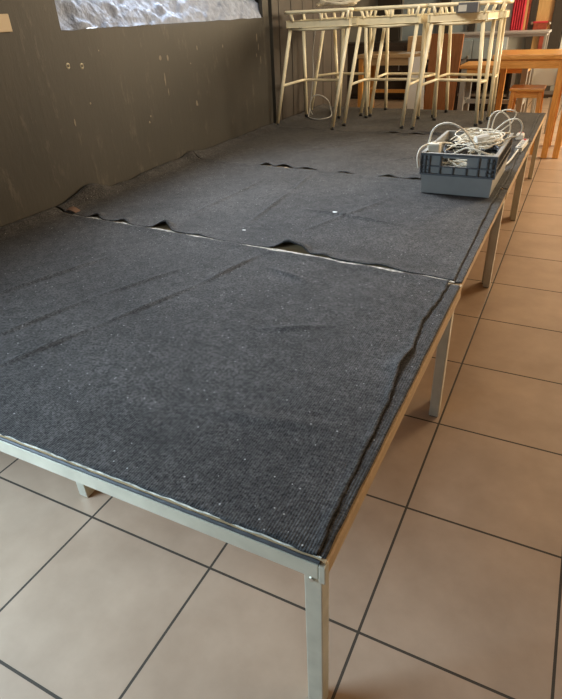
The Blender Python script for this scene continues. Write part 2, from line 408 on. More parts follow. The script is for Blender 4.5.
bm = B(); box(bm, (-1.98, 8.14, .02), (-.60, 8.17, .84))
for X in (-1.98, -1.30, -.63): box(bm, (X, 7.75, 0), (X+.03, 8.139, .84))
obj('carcass', bm, 'dark', t)
for z in (.12, .42, .78):
    bm = B()
    for a, b in ((-1.949, -1.301), (-1.269, -.631)): box(bm, (a, 7.75, z), (b, 8.139, z+.025))
    obj('shelf', bm, 'steel' if z < .7 else 'dark', t)
o = tag(boxo('upright_board', (-.19, -.02, 0), (.19, .02, 1.20), 'redwood', None, .005), 'tall red-brown wooden board standing upright beyond the stage', 'board'); o.location = (-1.36, 6.95, .0); o.rotation_euler = (math.radians(-2), math.radians(2), 0)
o = tag(boxo('panel', (-.10, -.012, 0), (.10, .012, .98), 'whitewall', None, .004), 'pale grey narrow panel leaning beside the red-brown board', 'panel'); o.location = (-1.55, 6.68, .0); o.rotation_euler = (math.radians(-5), math.radians(-3), math.radians(8))
o = tag(boxo('cardboard_box', (-.16, -.12, 0), (.16, .12, .21), 'oak', None, .006), 'tan carton standing on the pale-topped table at left', 'box'); o.location = (-2.15, 8.98, .891)
for k in range(3):
    o = tag(boxo('paper_sheet', (-.15, -.1, 0), (.15, .1, .006), 'paper', None), ['white paper lying nearest on the pale-topped table', 'white paper in the middle of the pale-topped table', 'topmost white paper on the pale-topped table'][k], 'paper'); o.location = (-2.2+.09*k, 8.62+.02*k, .8905+.0065*k); o.rotation_euler[2] = .3*k-.2

# ------------------------------------------------------------------ the stage
def seam(n, X):     # joint line between platform n and n+1; the platforms sit slightly askew
    return n*D + (0 if n == 0 else .012 - .062*X if n < 4 else -.03*X)
LX = WX + .045
def hfold(X, Y):
    h = 0.0
    for (ax, ay, bx, by, w, a) in FOLDS:
        dx, dy = bx-ax, by-ay; L = dx*dx+dy*dy
        t = ((X-ax)*dx+(Y-ay)*dy)/L
        if -.05 < t < 1.05:
            t2 = min(1, max(0, t)); ex = X-ax-dx*t2; ey = Y-ay-dy*t2
            d2 = ex*ex+ey*ey
            h += a*math.exp(-d2/(w*w))*math.sin(math.pi*min(1, max(.08, t2*.92+.04)))
    return h
FOLDS = [(-1.22, 0.2, -1.1, 0.55, 0.01, 0.0075), (-1.1, 0.55, -0.95, 0.98, 0.01, 0.0075), (-0.95, 0.98, -0.87, 1.34, 0.01, 0.00875),
         (-1.4, 0.28, -1.28, 0.71, 0.01, 0.0075), (-1.28, 0.71, -1.1, 1.1, 0.01, 0.00625), (-1.7, 0.5, -1.5, 1.1, 0.0124, 0.0075),
         (-0.55, 0.75, -0.35, 0.86, 0.0124, 0.00625), (-0.75, 1.22, -0.55, 1.16, 0.01, 0.0075), (-0.5, 0.3, -0.1, 0.38, 0.0186, 0.00375),
         (-1.13, 1.7, -1.17, 2.3, 0.01, 0.0075), (-1.17, 2.3, -1.22, 2.72, 0.01, 0.00625), (-0.95, 2, -0.4, 1.92, 0.0124, 0.0075),
         (-0.85, 1.6, -0.55, 2.4, 0.01116, 0.005), (-1.5, 1.7, -1.45, 2.5, 0.0124, 0.00625), (-0.9, 3.1, -0.4, 3.6, 0.0186, 0.0075), (-1.6, 3.2, -1.2, 3.8, 0.0186, 0.0075), (-1, 4.2, -0.6, 4.14, 0.0186, 0.0125)]
FLAPS = {1: [(-.79, .05, .045), (-.72, .04, .026), (-.60, .05, .012), (-.34, .06, .012), (-1.51, .05, .045), (-1.78, .04, .020), (-1.98, .035, .026), (-1.28, .04, .008), (-.45, .05, .008)],
         2: [(-.55, .05, .018), (-.72, .05, .020), (-1.3, .06, .018), (-1.47, .06, .026), (-1.62, .04, .022), (-1.02, .05, .014)],
         3: [(-1.9, .05, .010), (-1.1, .06, .014), (-.9, .05, .016), (-.6, .05, .012)]}
def rightedge(n, Y):
    y = Y - n*D
    tab = [(-.2, -.021), (.01, -.021), (.18, -.030), (.53, -.038), (.71, -.060), (.80, -.050), (.86, -.053), (1.0, -.066), (1.15, -.052), (1.346, -.046), (1.7, -.046)]
    for (a, xa), (b, xb) in zip(tab, tab[1:]):
        if a <= y <= b: v = xa+(xb-xa)*(y-a)/(b-a); break
    else: v = -.045
    if n: v = v*.35 - .027
    return v + .0035*noise.noise(Vector((Y*14, n*3.1, 0))) + (.004*noise.noise(Vector((Y*35, n, 5))))
def nz(x, y, z=0.0): return noise.noise(Vector((x, y, z)))
def carpet(n, parent):
    step = .009
    nu = int(2.24/step); nv = int(D/step)
    V = []; F = []
    for j in range(nv+1):
        for i in range(nu+1):
            u, v = i/nu, j/nv
            Xr = rightedge(n, n*D + v*D)
            X = Xr + (LX-.03 - Xr)*u
            Ya = seam(n, X) + (.010 if n == 0 else .005) + .006*nz(X*11, n*5.0)
            if n == 0: Ya += .004*nz(X*30, 9.) - .002
            Yb = seam(n+1, X) - .006 + .014*nz(X*9, n*5+3.) + .005*nz(X*37, 1.)
            lift = 0; back = 0
            for (fx, fw, fh) in FLAPS.get(n, []):
                g = math.exp(-((X-fx)/fw)**2)
                lift += fh*g; back += fh*g*.9
            # gaps open on the right part of the first joint
            if n == 1: back += .005 + .016*max(0, nz(X*5, 2.2)+.3)*(1 if X > -1.0 else .4)
            if n in (2, 3): back += .010*max(0, nz(X*6, n*7.7)+.1)
            if n == 3 and -1.25 < X < -.7: back += .02
            Y = Ya + back + (Yb-Ya-back)*v
            z = HS + .002 + .0022*nz(X*3.5, Y*3.5, 2) + .0010*nz(X*14, Y*14) + .001
            z += 1.5*hfold(X, Y)
            dy = Y - Ya - back
            if n < 3: z += .0055*math.exp(-((Y-Yb)/.035)**2)
            z += lift*math.exp(-(dy/.04)**2)*(1-.35*math.exp(-(dy/.012)**2))
            if n and not lift > .004: z += .006*max(0, nz(X*8, n*4.4))*math.exp(-(dy/.03)**2)
            # loose edge along the right side strip
            dx = Xr - X
            z += (.004+.006*max(0, nz(Y*6, n*2.0)))*math.exp(-(dx/.012)**2)
            if n == 0: z += .010*math.exp(-((Y-.74)/.09)**2)*math.exp(-(dx/.03)**2)
            # the carpet climbs the wall
            hw = .028 + .020*nz(Y*2.2, 4.) + .055*math.exp(-((Y-1.78)/.13)**2) + .03*math.exp(-((Y-2.85)/.12)**2) + .010*nz(Y*9, 1.)
            z += hw*math.exp(-((X-LX+.02)/.05)**2) if X > LX-.01 else hw
            V.append((X, Y, max(z, HS+.0015)))
    for j in range(nv):
        for i in range(nu):
            a = j*(nu+1)+i; F.append((a, a+nu+1, a+nu+2, a+1))
    me = bpy.data.meshes.new('carpet'); me.from_pydata(V, [], F); me.materials.append(M['carpet'])
    for p in me.polygons: p.use_smooth = True
    o = bpy.data.objects.new('carpet', me); COL.objects.link(o); o.parent = parent
    o.matrix_parent_inverse = Matrix.Translation(-parent.location)
    s = o.modifiers.new('thick', 'SOLIDIFY'); s.thickness = .0035; s.offset = 1
    # strip along the right edge
    V = []; F = []; m = 10; nv = 120
    for j in range(nv+1):
        for i in range(m+1):
            v = j/nv; Y = seam(n, 0) + .008 + (D-.014)*v; Xl = rightedge(n, Y) - .008; Xr = -.005 + .0018*nz(Y*20, n+.5)
            X = Xl + (Xr-Xl)*i/m
            z = HS + (.0002 if i < 3 else .003 + .0012*nz(X*30, Y*12, 7)) - .0012*(i == m)
            V.append((X, Y, z))
    for j in range(nv):
        for i in range(m):
            a = j*(m+1)+i; F.append((a, a+1, a+m+2, a+m+1))
    me = bpy.data.meshes.new('carpet_strip'); me.from_pydata(V, [], F); me.materials.append(M['carpet'])
    for p in me.polygons: p.use_smooth = True
    o2 = bpy.data.objects.new('carpet_strip', me); COL.objects.link(o2); o2.parent = parent
    o2.matrix_parent_inverse = Matrix.Translation(-parent.location)
    s = o2.modifiers.new('thick', 'SOLIDIFY'); s.thickness = .003; s.offset = 1
    return o

def quad(bm, n, x0, x1, ya, yb, z0, z1):
    """slab whose front and back edges follow the joint lines"""
    P = []
    for z in (z0, z1):
        for X, f in ((x0, 0), (x1, 0), (x1, 1), (x0, 1)):
            P.append(bm.verts.new((X, seam(n+f, X) + (ya if f == 0 else -yb), z)))
    for f in ((3, 2, 1, 0), (4, 5, 6, 7), (0, 1, 5, 4), (1, 2, 6, 5), (2, 3, 7, 6), (3, 0, 4, 7)): bm.faces.new([P[k] for k in f])

DESCR = ['nearest low stage platform with black ribbed carpet and a corner leg in front',
         'second stage platform from the camera, between the torn carpet joint and the grey crate',
         'third stage platform from the camera, under the rear half of the grey crate',
         'farthest stage platform, carrying the cream metal stool frames']
for n in range(4):
    t = thing('stage_platform', DESCR[n], 'stage', (-1.13, n*D+D/2, 0), 'carpeted platforms of the stage')
    xr = 0 if n == 0 else -.010 if n == 1 else -.006
    bm = B(); quad(bm, n, LX, xr-.001, .001, .001, HS-.020, HS); obj('deck_board', bm, 'ply', t)
    zt, zb = HS-.0205, HS-.052
    # rails follow the slightly skewed outline
    bm = B(); P = []
    for z in (zb, zt):
        for X, o_ in ((LX, .0), (xr-.009, .0), (xr-.009, .026), (LX, .026)): P.append(bm.verts.new((X, seam(n, X)+.001+o_, z)))
    for f in ((3, 2, 1, 0), (4, 5, 6, 7), (0, 1, 5, 4), (1, 2, 6, 5), (2, 3, 7, 6), (3, 0, 4, 7)): bm.faces.new([P[k] for k in f])
    fr = obj('front_rail', bm, 'alu', t)
    bm = B(); P = []
    for z in (zb, zt):
        for X, o_ in ((LX, -.028), (xr-.009, -.028), (xr-.009, -.002), (LX, -.002)): P.append(bm.verts.new((X, seam(n+1, X)+o_, z)))
    for f in ((3, 2, 1, 0), (4, 5, 6, 7), (0, 1, 5, 4), (1, 2, 6, 5), (2, 3, 7, 6), (3, 0, 4, 7)): bm.faces.new([P[k] for k in f])
    obj('back_rail', bm, 'alu', t)
    bm = B(); box(bm, (xr-.0085, seam(n, 0)+.001, zb), (xr-.001, seam(n+1, 0)-.002, zt-.0005)); obj('side_rail', bm, 'railtan', t)
    bm = B(); box(bm, (LX, seam(n, LX)+.03, zb), (LX+.02, seam(n+1, LX)-.03, zt)); obj('side_rail', bm, 'alu', t)
    if n == 0:
        # bright metal fascia in front of the deck, with a fitted corner cap
        bm = B(); box(bm, (LX, -.006, HS-.050), (-.014, .0005, HS-.006), .0015); obj('fascia', bm, 'alu', t)
        bm = B(); box(bm, (-.0125, -.008, HS-.056), (.002, .012, HS-.005), .002); cap = obj('corner_cap', bm, 'alu', t)
        # frayed pale backing showing along the carpet edge
        bm = B(); pts = []
        for k in range(220):
            X = -.012 + (LX+.02+.012)*k/219
            pts.append((X, .0075+.003*nz(X*25, 3.3), HS+.0030+.0022*nz(X*18, 8.1)))
        tube(bm, pts, .0022, 5); obj('frayed_edge', bm, 'fray', t)
        bm = B(); tube(bm, [(-.012 + (LX+.02+.012)*k/219, -.0015+.0015*nz(k*.3, 1.), HS-.0015+.001*nz(k*.4, 7.)) for k in range(220)], .0042, 6); obj('carpet_edge', bm, 'darkgrey', t)
    carpet(n, t)
    # legs: box profile, hollow end visible from below is closed by a foot plate
    yf = [.004, D+.008, 2*D+.006, 3*D+.006][n]
    yr = [1.269, 2.64, 3.972, 5.295][n]
    spots = [(-.050 if n == 0 else -.064, yf), (-.050, yr), (-1.115, yf+.29), (-1.115, yr-.25), (LX+.022, yf+.16), (LX+.022, yr+.05 if n < 3 else yr)]
    for (X, Y) in spots:
        bm = B(); box(bm, (X, Y, .004), (X+.040, Y+.040, zb-.0005 if n else HS-.0505), .0025)
        lg = obj('leg', bm, 'alu', t)
        bm = B(); box(bm, (X+.004, Y+.004, 0), (X+.036, Y+.036, .0038)); obj('foot_cap', bm, 'rubber', lg)
        if X > -.2:
            bm = B(); bmesh.ops.create_cone(bm, cap_ends=True, segments=6, radius1=.0065, radius2=.006, depth=.006, matrix=Matrix.Translation((X+.019, Y-.003, HS-.066)) @ Matrix.Rotation(math.pi/2, 4, 'X'))
            obj('bolt', bm, 'bolt', lg)
for n_ in (1, 2, 3):
    bm = B(); K = 120; a0 = LX+.1
    L0 = [(-.03+(a0+.03)*k/K) for k in range(K+1)]
    v = [[bm.verts.new((X, seam(n_, X)+o_+.003*nz(X*14, n_*2.), HS+z_)) for (o_, z_) in ((-.001, .0006), (-.001, .0048), (.024, .0048), (.024, .0006))] for X in L0]
    for k in range(K):
        for q in range(4): bm.faces.new((v[k][q], v[k][(q+1) % 4], v[k+1][(q+1) % 4], v[k+1][q]))
    bm.faces.new(v[0]); bm.faces.new(v[-1][::-1])
    par = [o for o in bpy.data.objects if o.name == 'stage_platform.%03d' % n_][0]
    obj('joint_batten', bm, 'fray' if n_ == 1 else 'ply', par)
# offcut of underlay sticking out of the first joint near the wall
bm = B(); g = []
for i in range(7):
    g.append([bm.verts.new((-2.24+.016*i+.004*nz(i, j), 1.515+.008*j+.004*nz(j, i, 3), HS+.010+.020*math.sin(i/6*3.1)*(.6+.4*j/5))) for j in range(6)])
for i in range(6):
    for j in range(5): bm.faces.new((g[i][j], g[i+1][j], g[i+1][j+1], g[i][j+1]))
o = obj('underlay_scrap', bm, mat('brown_underlay', (.20, .12, .08), .8)); sm = o.modifiers.new('t', 'SOLIDIFY'); sm.thickness = .003
tag(o, 'small brown scrap poking out of the carpet joint by the wall', 'scrap')
for k, (X, Y, s_, lab) in enumerate([(-.768, 1.975, .013, 'small white scrap on the carpet, further from the torn joint'), (-1.094, 1.586, .010, 'tiny white scrap on the carpet just behind the torn joint')]):
    bm = B(); vs = [bm.verts.new((s_*math.cos(a)*(1+.3*nz(a, k)), s_*.75*math.sin(a), .001+.003*abs(nz(a*2, k)))) for a in [i*math.pi/4 for i in range(8)]]
    vc = bm.verts.new((0, 0, .005))
    for i in range(8): bm.faces.new((vs[i], vs[(i+1) % 8], vc))
    o = obj('paper_scrap', bm, 'paper'); o.location = (X, Y, HS+(.015 if k == 0 else .009)); tag(o, lab, 'scrap')

# ------------------------------------------------------------------ cream stool frames
ZT = .79
def stool(label, feet, tops):
    """feet/tops: FL, FR, RR, RL in stage coordinates"""
    cx_ = sum(f[0] for f in feet)/4; cy_ = sum(f[1] for f in feet)/4
    t = thing('stool_frame', label, 'stool frame', (cx_, cy_, HS), 'cream metal stool frames')
    F_ = [Vector((x, y, HS+.010)) for x, y in feet]; T_ = [Vector((x, y, HS+ZT)) for x, y in tops]
    for a, b in zip(F_, T_):
        bm = B(); tube(bm, [a+Vector((0, 0, .012)), b], .0158, 12); lg = obj('leg', bm, 'cream', t, True)
        bm = B(); tube(bm, [a, a+(b-a)*.03], .0175, 12); obj('rubber_foot', bm, 'rubber', lg, True)
    def at(k, z):
        a, b = F_[k], T_[k]; return a+(b-a)*((z-.010)/(ZT-.010))
    R = [at(k, .345) for k in range(4)]
    bm = B()
    tube(bm, [R[0], R[0].lerp(R[3], .85)+Vector((.004, 0, .004)), R[3].lerp(R[2], .10), R[2].lerp(R[3], .08), R[2], R[1]], .012, 8)
    obj('footrest', bm, 'cream', t, True)
    # flat rectangular seat frame and the bowed tube under it
    bm = B(); up = Vector((0, 0, .030))
    c = sum(T_, Vector())/4
    C_ = [p+(p-c).normalized()*.02+up for p in T_]
    for k in range(4): bar(bm, C_[k], C_[(k+1) % 4], .028, .048, .004)
    obj('seat_frame', bm, 'cream', t)
    bm = B()
    for k in (0, 2):
        a, b = T_[k], T_[(k+1) % 4]; o_ = (b-a).cross(Vector((0, 0, 1))).normalized()*.018
        tube(bm, spline([a-Vector((0, 0, .0)), a.lerp(b, .3)+o_-Vector((0, 0, .012)), a.lerp(b, .7)+o_-Vector((0, 0, .010)), b], 6), .011, 8)
    obj('under_tube', bm, 'cream', t, True)
    # low upper rail on short posts, rounded corners
    zr = Vector((0, 0, .118))
    U = [p+(p-c).normalized()*.055+zr for p in T_]
    pts = []
    for k in range(4):
        p, a, b = U[k], U[k-1], U[(k+1) % 4]
        pa = p+(a-p).normalized()*.07; pb = p+(b-p).normalized()*.07
        for s_ in range(6):
            q = s_/5; pts.append(pa*(1-q)**2+p*2*q*(1-q)+pb*q*q)
    bm = B(); tube(bm, pts, .0145, 10, closed=True); ur = obj('upper_rail', bm, 'cream', t, True)
    for k in (0, 2):
        for s_ in (.10, .55, .94):
            a, b = U[k], U[(k+1) % 4]; p = a.lerp(b, s_); c0 = C_[k].lerp(C_[(k+1) % 4], s_)
            bm = B(); tube(bm, [c0, p], .0125, 8); obj('post', bm, 'cream', ur, True)
    return t
stool('cream metal stool frame nearest the brown wall in the front row', [(-2.236, 4.208), (-1.655, 4.135), (-1.82, 4.72), (-2.18, 4.75)], [(-2.128, 4.328), (-1.563, 4.255), (-1.777, 4.70), (-2.188, 4.73)])
stool('cream metal stool frame in the middle of the front row', [(-1.625, 4.345), (-1.085, 4.33), (-1.07, 4.82), (-1.565, 4.79)], [(-1.532, 4.455), (-1.048, 4.45), (-1.073, 4.80), (-1.592, 4.77)])
stool('cream metal stool frame at the right of the front row, behind the crate', [(-.985, 4.308), (-.50, 4.55), (-.485, 4.70), (-.91, 4.79)], [(-.925, 4.428), (-.559, 4.60), (-.50, 4.76), (-.93, 4.77)])
stool('cream metal stool frame in the corner by the wall in the back row', [(-2.25, 5.02), (-1.66, 4.90), (-1.73, 5.31), (-2.05, 5.29)], [(-2.152, 5.14), (-1.574, 4.99), (-1.72, 5.29), (-2.092, 5.27)])
stool('cream metal stool frame in the middle of the back row', [(-1.56, 4.885), (-1.12, 4.89), (-1.03, 5.27), (-1.527, 5.29)], [(-1.471, 4.95), (-1.08, 4.95), (-1.028, 5.25), (-1.544, 5.27)])
stool('cream metal stool frame at the right end of the back row', [(-.955, 4.93), (-.45, 4.89), (-.46, 5.16), (-.896, 5.24)], [(-.955, 4.99), (-.47, 4.95), (-.47, 5.14), (-.941, 5.22)])

# meter box sitting on the right frame, with a pale label
t = thing('adapter_box', 'small grey box with a pale label lying on the right cream frame', 'box', (-.68, 4.50, HS+ZT+.055))
bm = B(); box(bm, (-.755, 4.47, HS+ZT+.056), (-.59, 4.59, HS+ZT+.128), .006); bd = obj('box_body', bm, mat('grey_box_plastic', (.13, .13, .14), .45), t)
boxo('front_label', (-.738, 4.4685, HS+ZT+.068), (-.675, 4.4698, HS+ZT+.112), 'white', t)
# coil of pale wire on top of the frames
bm = B(); P = []
for k in range(150):
    a = k*.26; r_ = .10+.045*nz(k*.07, 1.)+.002*(k % 7)
    P.append((-1.80+r_*1.6*math.cos(a), 4.62+r_*math.sin(a), HS+ZT+.155+.03*nz(k*.11, 5.)+.0002*k+.05*max(0, math.sin(a))))
tube(bm, P, .0045, 6); o = obj('wire_coil', bm, 'cable', smooth=True); tag(o, 'loose coil of pale wire resting on top of the left cream frames', 'cable')
# thin wire hanging to a loop on the stage by the wall
bm = B(); P = spline([(-2.17, 4.99, HS+ZT), (-2.20, 4.97, 1.17), (-2.19, 4.95, .95), (-2.21, 4.93, .74), (-2.20, 4.85, .602), (-2.12, 4.68, .600), (-1.98, 4.60, .600), (-1.93, 4.76, .601), (-2.02, 5.02, .60), (-2.08, 5.15, .603), (-2.10, 5.12, .70), (-2.17, 5.05, .758), (-2.22, 4.99, .74), (-2.22, 4.92, .65), (-2.16, 4.85, .603)], 8)
tube(bm, P, .0055, 6); o = obj('wire', bm, 'cable_grey', smooth=True); tag(o, 'thin grey wire hanging from the left frame into a loop on the carpet', 'cable')

# ------------------------------------------------------------------ crate
CX0, CX1, CY0, CY1, CZ0, CZ1 = -.462, -.062, 2.47, 3.12, HS+.010, HS+.225
t = thing('plastic_crate', 'grey ribbed plastic crate full of tangled cables near the stage edge', 'crate', ((CX0+CX1)/2, (CY0+CY1)/2, HS), None)
def frame_ring(bm, i0, z0, i1, z1, th):
    """four tapering walls: inset i0 at z0 to inset i1 at z1, thickness th, open top and bottom"""
    def rect(i, z): return [Vector((CX0+i, CY0+i, z)), Vector((CX1-i, CY0+i, z)), Vector((CX1-i, CY1-i, z)), Vector((CX0+i, CY1-i, z))]
    A, B_, C_, D_ = [[bm.verts.new(p) for p in rect(*q)] for q in ((i0, z0), (i1, z1), (i1+th, z1), (i0+th, z0))]
    for k in range(4):
        l = (k+1) % 4
        for P, Q in ((A, B_), (B_, C_), (C_, D_), (D_, A)): bm.faces.new((P[k], P[l], Q[l], Q[k]))
bm = B(); ZM = CZ0+.105
frame_ring(bm, .015, CZ0, .009, ZM, .004)
box(bm, (CX0+.019, CY0+.019, CZ0), (CX1-.019, CY1-.019, CZ0+.005))
body = obj('crate_body', bm, 'crate', t)
# upper band, front wall with the hand hole left open
bm = B(); th = .005; ib = .014
def wallbox(x0, x1, z0, z1): box(bm, (x0, CY0+ib, z0), (x1, CY0+ib+th, z1))
hx0, hx1, hz0, hz1 = -.345, -.215, CZ1-.062, CZ1-.022
wallbox(CX0+ib, hx0, ZM, CZ1); wallbox(hx1, CX1-ib, ZM, CZ1); wallbox(hx0, hx1, ZM, hz0); wallbox(hx0, hx1, hz1, CZ1)
box(bm, (CX0+ib, CY1-ib-th, ZM), (CX1-ib, CY1-ib, CZ1))
for X in (CX0+ib, CX1-ib-th): box(bm, (X, CY0+ib+th, ZM), (X+th, CY1-ib-th, CZ1))
obj('upper_wall', bm, 'crate', t)
bm = B()
for z, h in ((ZM-.003, .009), (CZ1-.068, .006), (CZ1-.009, .010)):
    if z < CZ1-.06 and z > ZM+.01: pass
    box(bm, (CX0, CY0, z), (CX1, CY0+ib-.0002, z+h)); box(bm, (CX0, CY1-ib+.0002, z), (CX1, CY1, z+h))
    box(bm, (CX0, CY0+ib, z), (CX0+ib-.0002, CY1-ib, z+h)); box(bm, (CX1-ib+.0002, CY0+ib, z), (CX1, CY1-ib, z+h))
for k, x in enumerate([0, .022, .045, .105, .175, .245, .305, .350, .373, .396]):
    X = CX0+x; top = CZ1
    if hx0 < X < hx1: top = CZ1-.064
    box(bm, (X, CY0+.001, ZM), (X+.006, CY0+ib-.0002, top)); box(bm, (X, CY1-ib+.0002, ZM), (X+.0045, CY1-.001, CZ1))
for k in range(11):
    Y = CY0+.018+k*.060
    for X0, X1 in ((CX0+.001, CX0+ib-.0002), (CX1-ib+.0002, CX1-.001)): box(bm, (X0, Y, ZM), (X1, Y+.0045, CZ1))
for sx_ in (0, 1):    # short corner ribs
    for z in (ZM+.022, ZM+.075):
        a = CX0 if sx_ == 0 else CX1-.05
        box(bm, (a, CY0+.001, z), (a+.05, CY0+ib-.0002, z+.004))
obj('ribs', bm, 'crate_rib', t)
bm = B()
for a, b in (((CX0, CY0, CZ1), (CX1, CY0+.018, CZ1+.004)), ((CX0, CY1-.018, CZ1), (CX1, CY1, CZ1+.004)), ((CX0, CY0+.018, CZ1), (CX0+.018, CY1-.018, CZ1+.004)), ((CX1-.018, CY0+.018, CZ1), (CX1, CY1-.018, CZ1+.004))): box(bm, a, b)
obj('rim', bm, 'crate', t)

def cable(label, pts, r=.006, m='cable', closed=False, n=8, group='cables in the grey crate'):
    r *= .72
    bm = B(); tube(bm, spline(pts, n, closed), r, 7, closed); o = obj('cable', bm, m, smooth=True); tag(o, label, 'cable', group); return o
cable('white cable arching high over the left half of the crate', [(-.40, 2.66, .70), (-.452, 2.60, .80), (-.445, 2.58, .87), (-.432, 2.58, .914), (-.399, 2.58, .944), (-.341, 2.58, .951), (-.279, 2.58, .926), (-.23, 2.60, .872), (-.19, 2.62, .812), (-.155, 2.64, .772)], .0075)
cable('white cable draped over the left rim of the crate', [(-.463, 2.445, .74), (-.477, 2.46, .80), (-.462, 2.50, .842), (-.418, 2.6, .843), (-.353, 2.7, .825), (-.30, 2.8, .78)], .007)
cable('white cable standing up in a tall loop at the right rear of the crate', [(-.19, 2.99, .78), (-.2, 3.0, .862), (-.193, 3.0, .928), (-.153, 3.0, .957), (-.098, 3.0, .926), (-.075, 3.0, .867), (-.085, 3.0, .801), (-.10, 3.0, .76)], .006)
cable('white cable looping out over the right rim of the crate', [(-.225, 2.92, .79), (-.167, 2.95, .844), (-.095, 2.95, .912), (-.037, 2.95, .922), (-.006, 2.95, .883), (-.018, 2.95, .835), (-.07, 2.93, .825), (-.12, 2.9, .79)], .0065)
cable('white cable making the rearmost leaning loop of the crate', [(-.199, 3.03, .77), (-.154, 3.05, .815), (-.11, 3.05, .856), (-.076, 3.05, .891), (-.064, 3.05, .946), (-.126, 3.05, .955), (-.171, 3.05, .921), (-.182, 3.05, .842), (-.155, 3.04, .765)], .0055)
rnd = random.Random(11)
def tangle(label, c, rx, ry, rz, turns, r, m='cable', seed=1):
    rr = random.Random(seed); P = []; K = turns*7
    ph = rr.random()*6
    for k in range(K):
        a = ph + k*2*math.pi/7*.93
        q = .70+.3*math.sin(k*.9+ph)
        P.append((c[0]+rx*q*math.cos(a)+rr.uniform(-.010, .010), c[1]+ry*q*math.sin(a)+rr.uniform(-.02, .02), c[2]+rz*math.sin(a*.5+ph)*.8+rr.uniform(-.012, .012)))
    return cable(label, P, r*.82, m, n=6)
tangle('bundle of white cable heaped at the left middle of the crate', (-.315, 2.80, .800), .085, .15, .042, 9, .0055, seed=3)
tangle('tight white cable bundle rising over the left middle heap', (-.285, 2.92, .835), .065, .06, .035, 6, .0045, seed=5)
tangle('bundle of white cable heaped at the right of the crate', (-.165, 2.83, .800), .075, .17, .040, 9, .006, seed=8)
tangle('white cable zigzagging across the front inside the crate', (-.26, 2.58, .770), .165, .07, .020, 5, .006, seed=12)
tangle('white cable heap showing through the hand hole', (-.275, 2.54, .742), .08, .03, .022, 5, .0055, seed=15)
tangle('flat grey cable coil low in the middle of the crate', (-.25, 2.85, .755), .13, .19, .015, 6, .008, 'cable_grey', seed=18)
tangle('pale cable spread across the rear of the crate', (-.26, 3.0, .795), .15, .07, .022, 5, .006, seed=21)
tangle('thin white cable lying over the top of the whole heap', (-.25, 2.82, .835), .17, .24, .018, 5, .0045, seed=24)
cable('long pale cable laid diagonally from the heap to the right rim', [(-.36, 2.62, .80), (-.28, 2.75, .845), (-.20, 2.83, .850), (-.12, 2.94, .845), (-.075, 3.02, .835)], .007)
cable('pale cable crossing the front right corner of the crate', [(-.33, 2.57, .78), (-.24, 2.55, .835), (-.16, 2.53, .825), (-.10, 2.57, .80), (-.085, 2.70, .785)], .007)
for k, (c, rr_, lab) in enumerate([((-.315, 2.67, .795), .055, 'black cable coil at the front left of the crate'), ((-.125, 2.66, .788), .045, 'black cable coil at the front right of the crate')]):
    bm = B(); P = []
    for i in range(110):
        a = i*.33; q = rr_*(1+.12*math.sin(i*.21)); P.append((c[0]+q*math.cos(a), c[1]+q*1.1*math.sin(a), c[2]+.016*math.sin(i*.13)+.018*math.sin(a)))
    tube(bm, P, .0065, 7); o = obj('cable', bm, 'cable_black', smooth=True); tag(o, lab, 'cable', 'cables in the grey crate')
t = thing('power_adapter', 'cream plug-in adapter at the left front corner of the crate', 'adapter', (-.42, 2.62, .78))
bm = B(); box(bm, (-.443, 2.535, .785), (-.380, 2.60, .852), .008); o = obj('adapter_body', bm, 'cable', t)
for s_ in (0, 1):
    bm = B(); tube(bm, [(-.425+.022*s_, 2.567, .851), (-.425+.022*s_, 2.567, .868)], .0025, 8); obj('pin', bm, 'bolt', t)
t = thing('plug', 'round white multi-plug lying on the right part of the cable heap', 'plug', (-.20, 2.76, .84))
bm = B(); tube(bm, [(-.225, 2.74, .838), (-.165, 2.78, .846)], .026, 14); obj('plug_body', bm, 'white', t)
bm = B(); tube(bm, spline([(-.165, 2.78, .846), (-.13, 2.80, .84), (-.11, 2.84, .81)], 5), .007, 8); obj('plug_cord', bm, 'white', t)

# power strip and cord on the edge of the stage behind the crate
t = thing('power_strip', 'white power strip with red switch lying at the stage edge behind the crate', 'power strip', (-.05, 3.9, HS))
bm = B(); bar(bm, (-.060, 3.66, HS+.024), (-.044, 3.94, HS+.026), .036, .026, .005); ps = obj('strip_body', bm, 'white', t)
for k in range(4):
    bm = B(); y = 3.69+.055*k; x = -.060+.016*(y-3.66)/.28; tube(bm, [(x, y, HS+.0375), (x, y, HS+.042)], .012, 14); obj('socket', bm, 'cable_grey', ps)
bm = B(); box(bm, (-.055, 3.905, HS+.038), (-.036, 3.930, HS+.046), .003); obj('switch', bm, 'red', ps)
bm = B(); tube(bm, spline([(-.060, 3.66, HS+.024), (-.070, 3.52, HS+.018), (-.074, 3.40, HS+.016), (-.085, 3.26, HS+.016), (-.10, 3.22, HS+.016)], 6), .006, 8); obj('cord', bm, 'white', t)
t = thing('plug', 'white and red plug lying beside the power strip on the stage edge', 'plug', (-.09, 4.1, HS))
bm = B(); box(bm, (-.125, 4.06, HS+.008), (-.07, 4.14, HS+.050), .008); obj('plug_body', bm, 'white', t)
bm = B(); box(bm, (-.118, 4.145, HS+.010), (-.080, 4.19, HS+.045), .006); obj('plug_cover', bm, 'red', t)

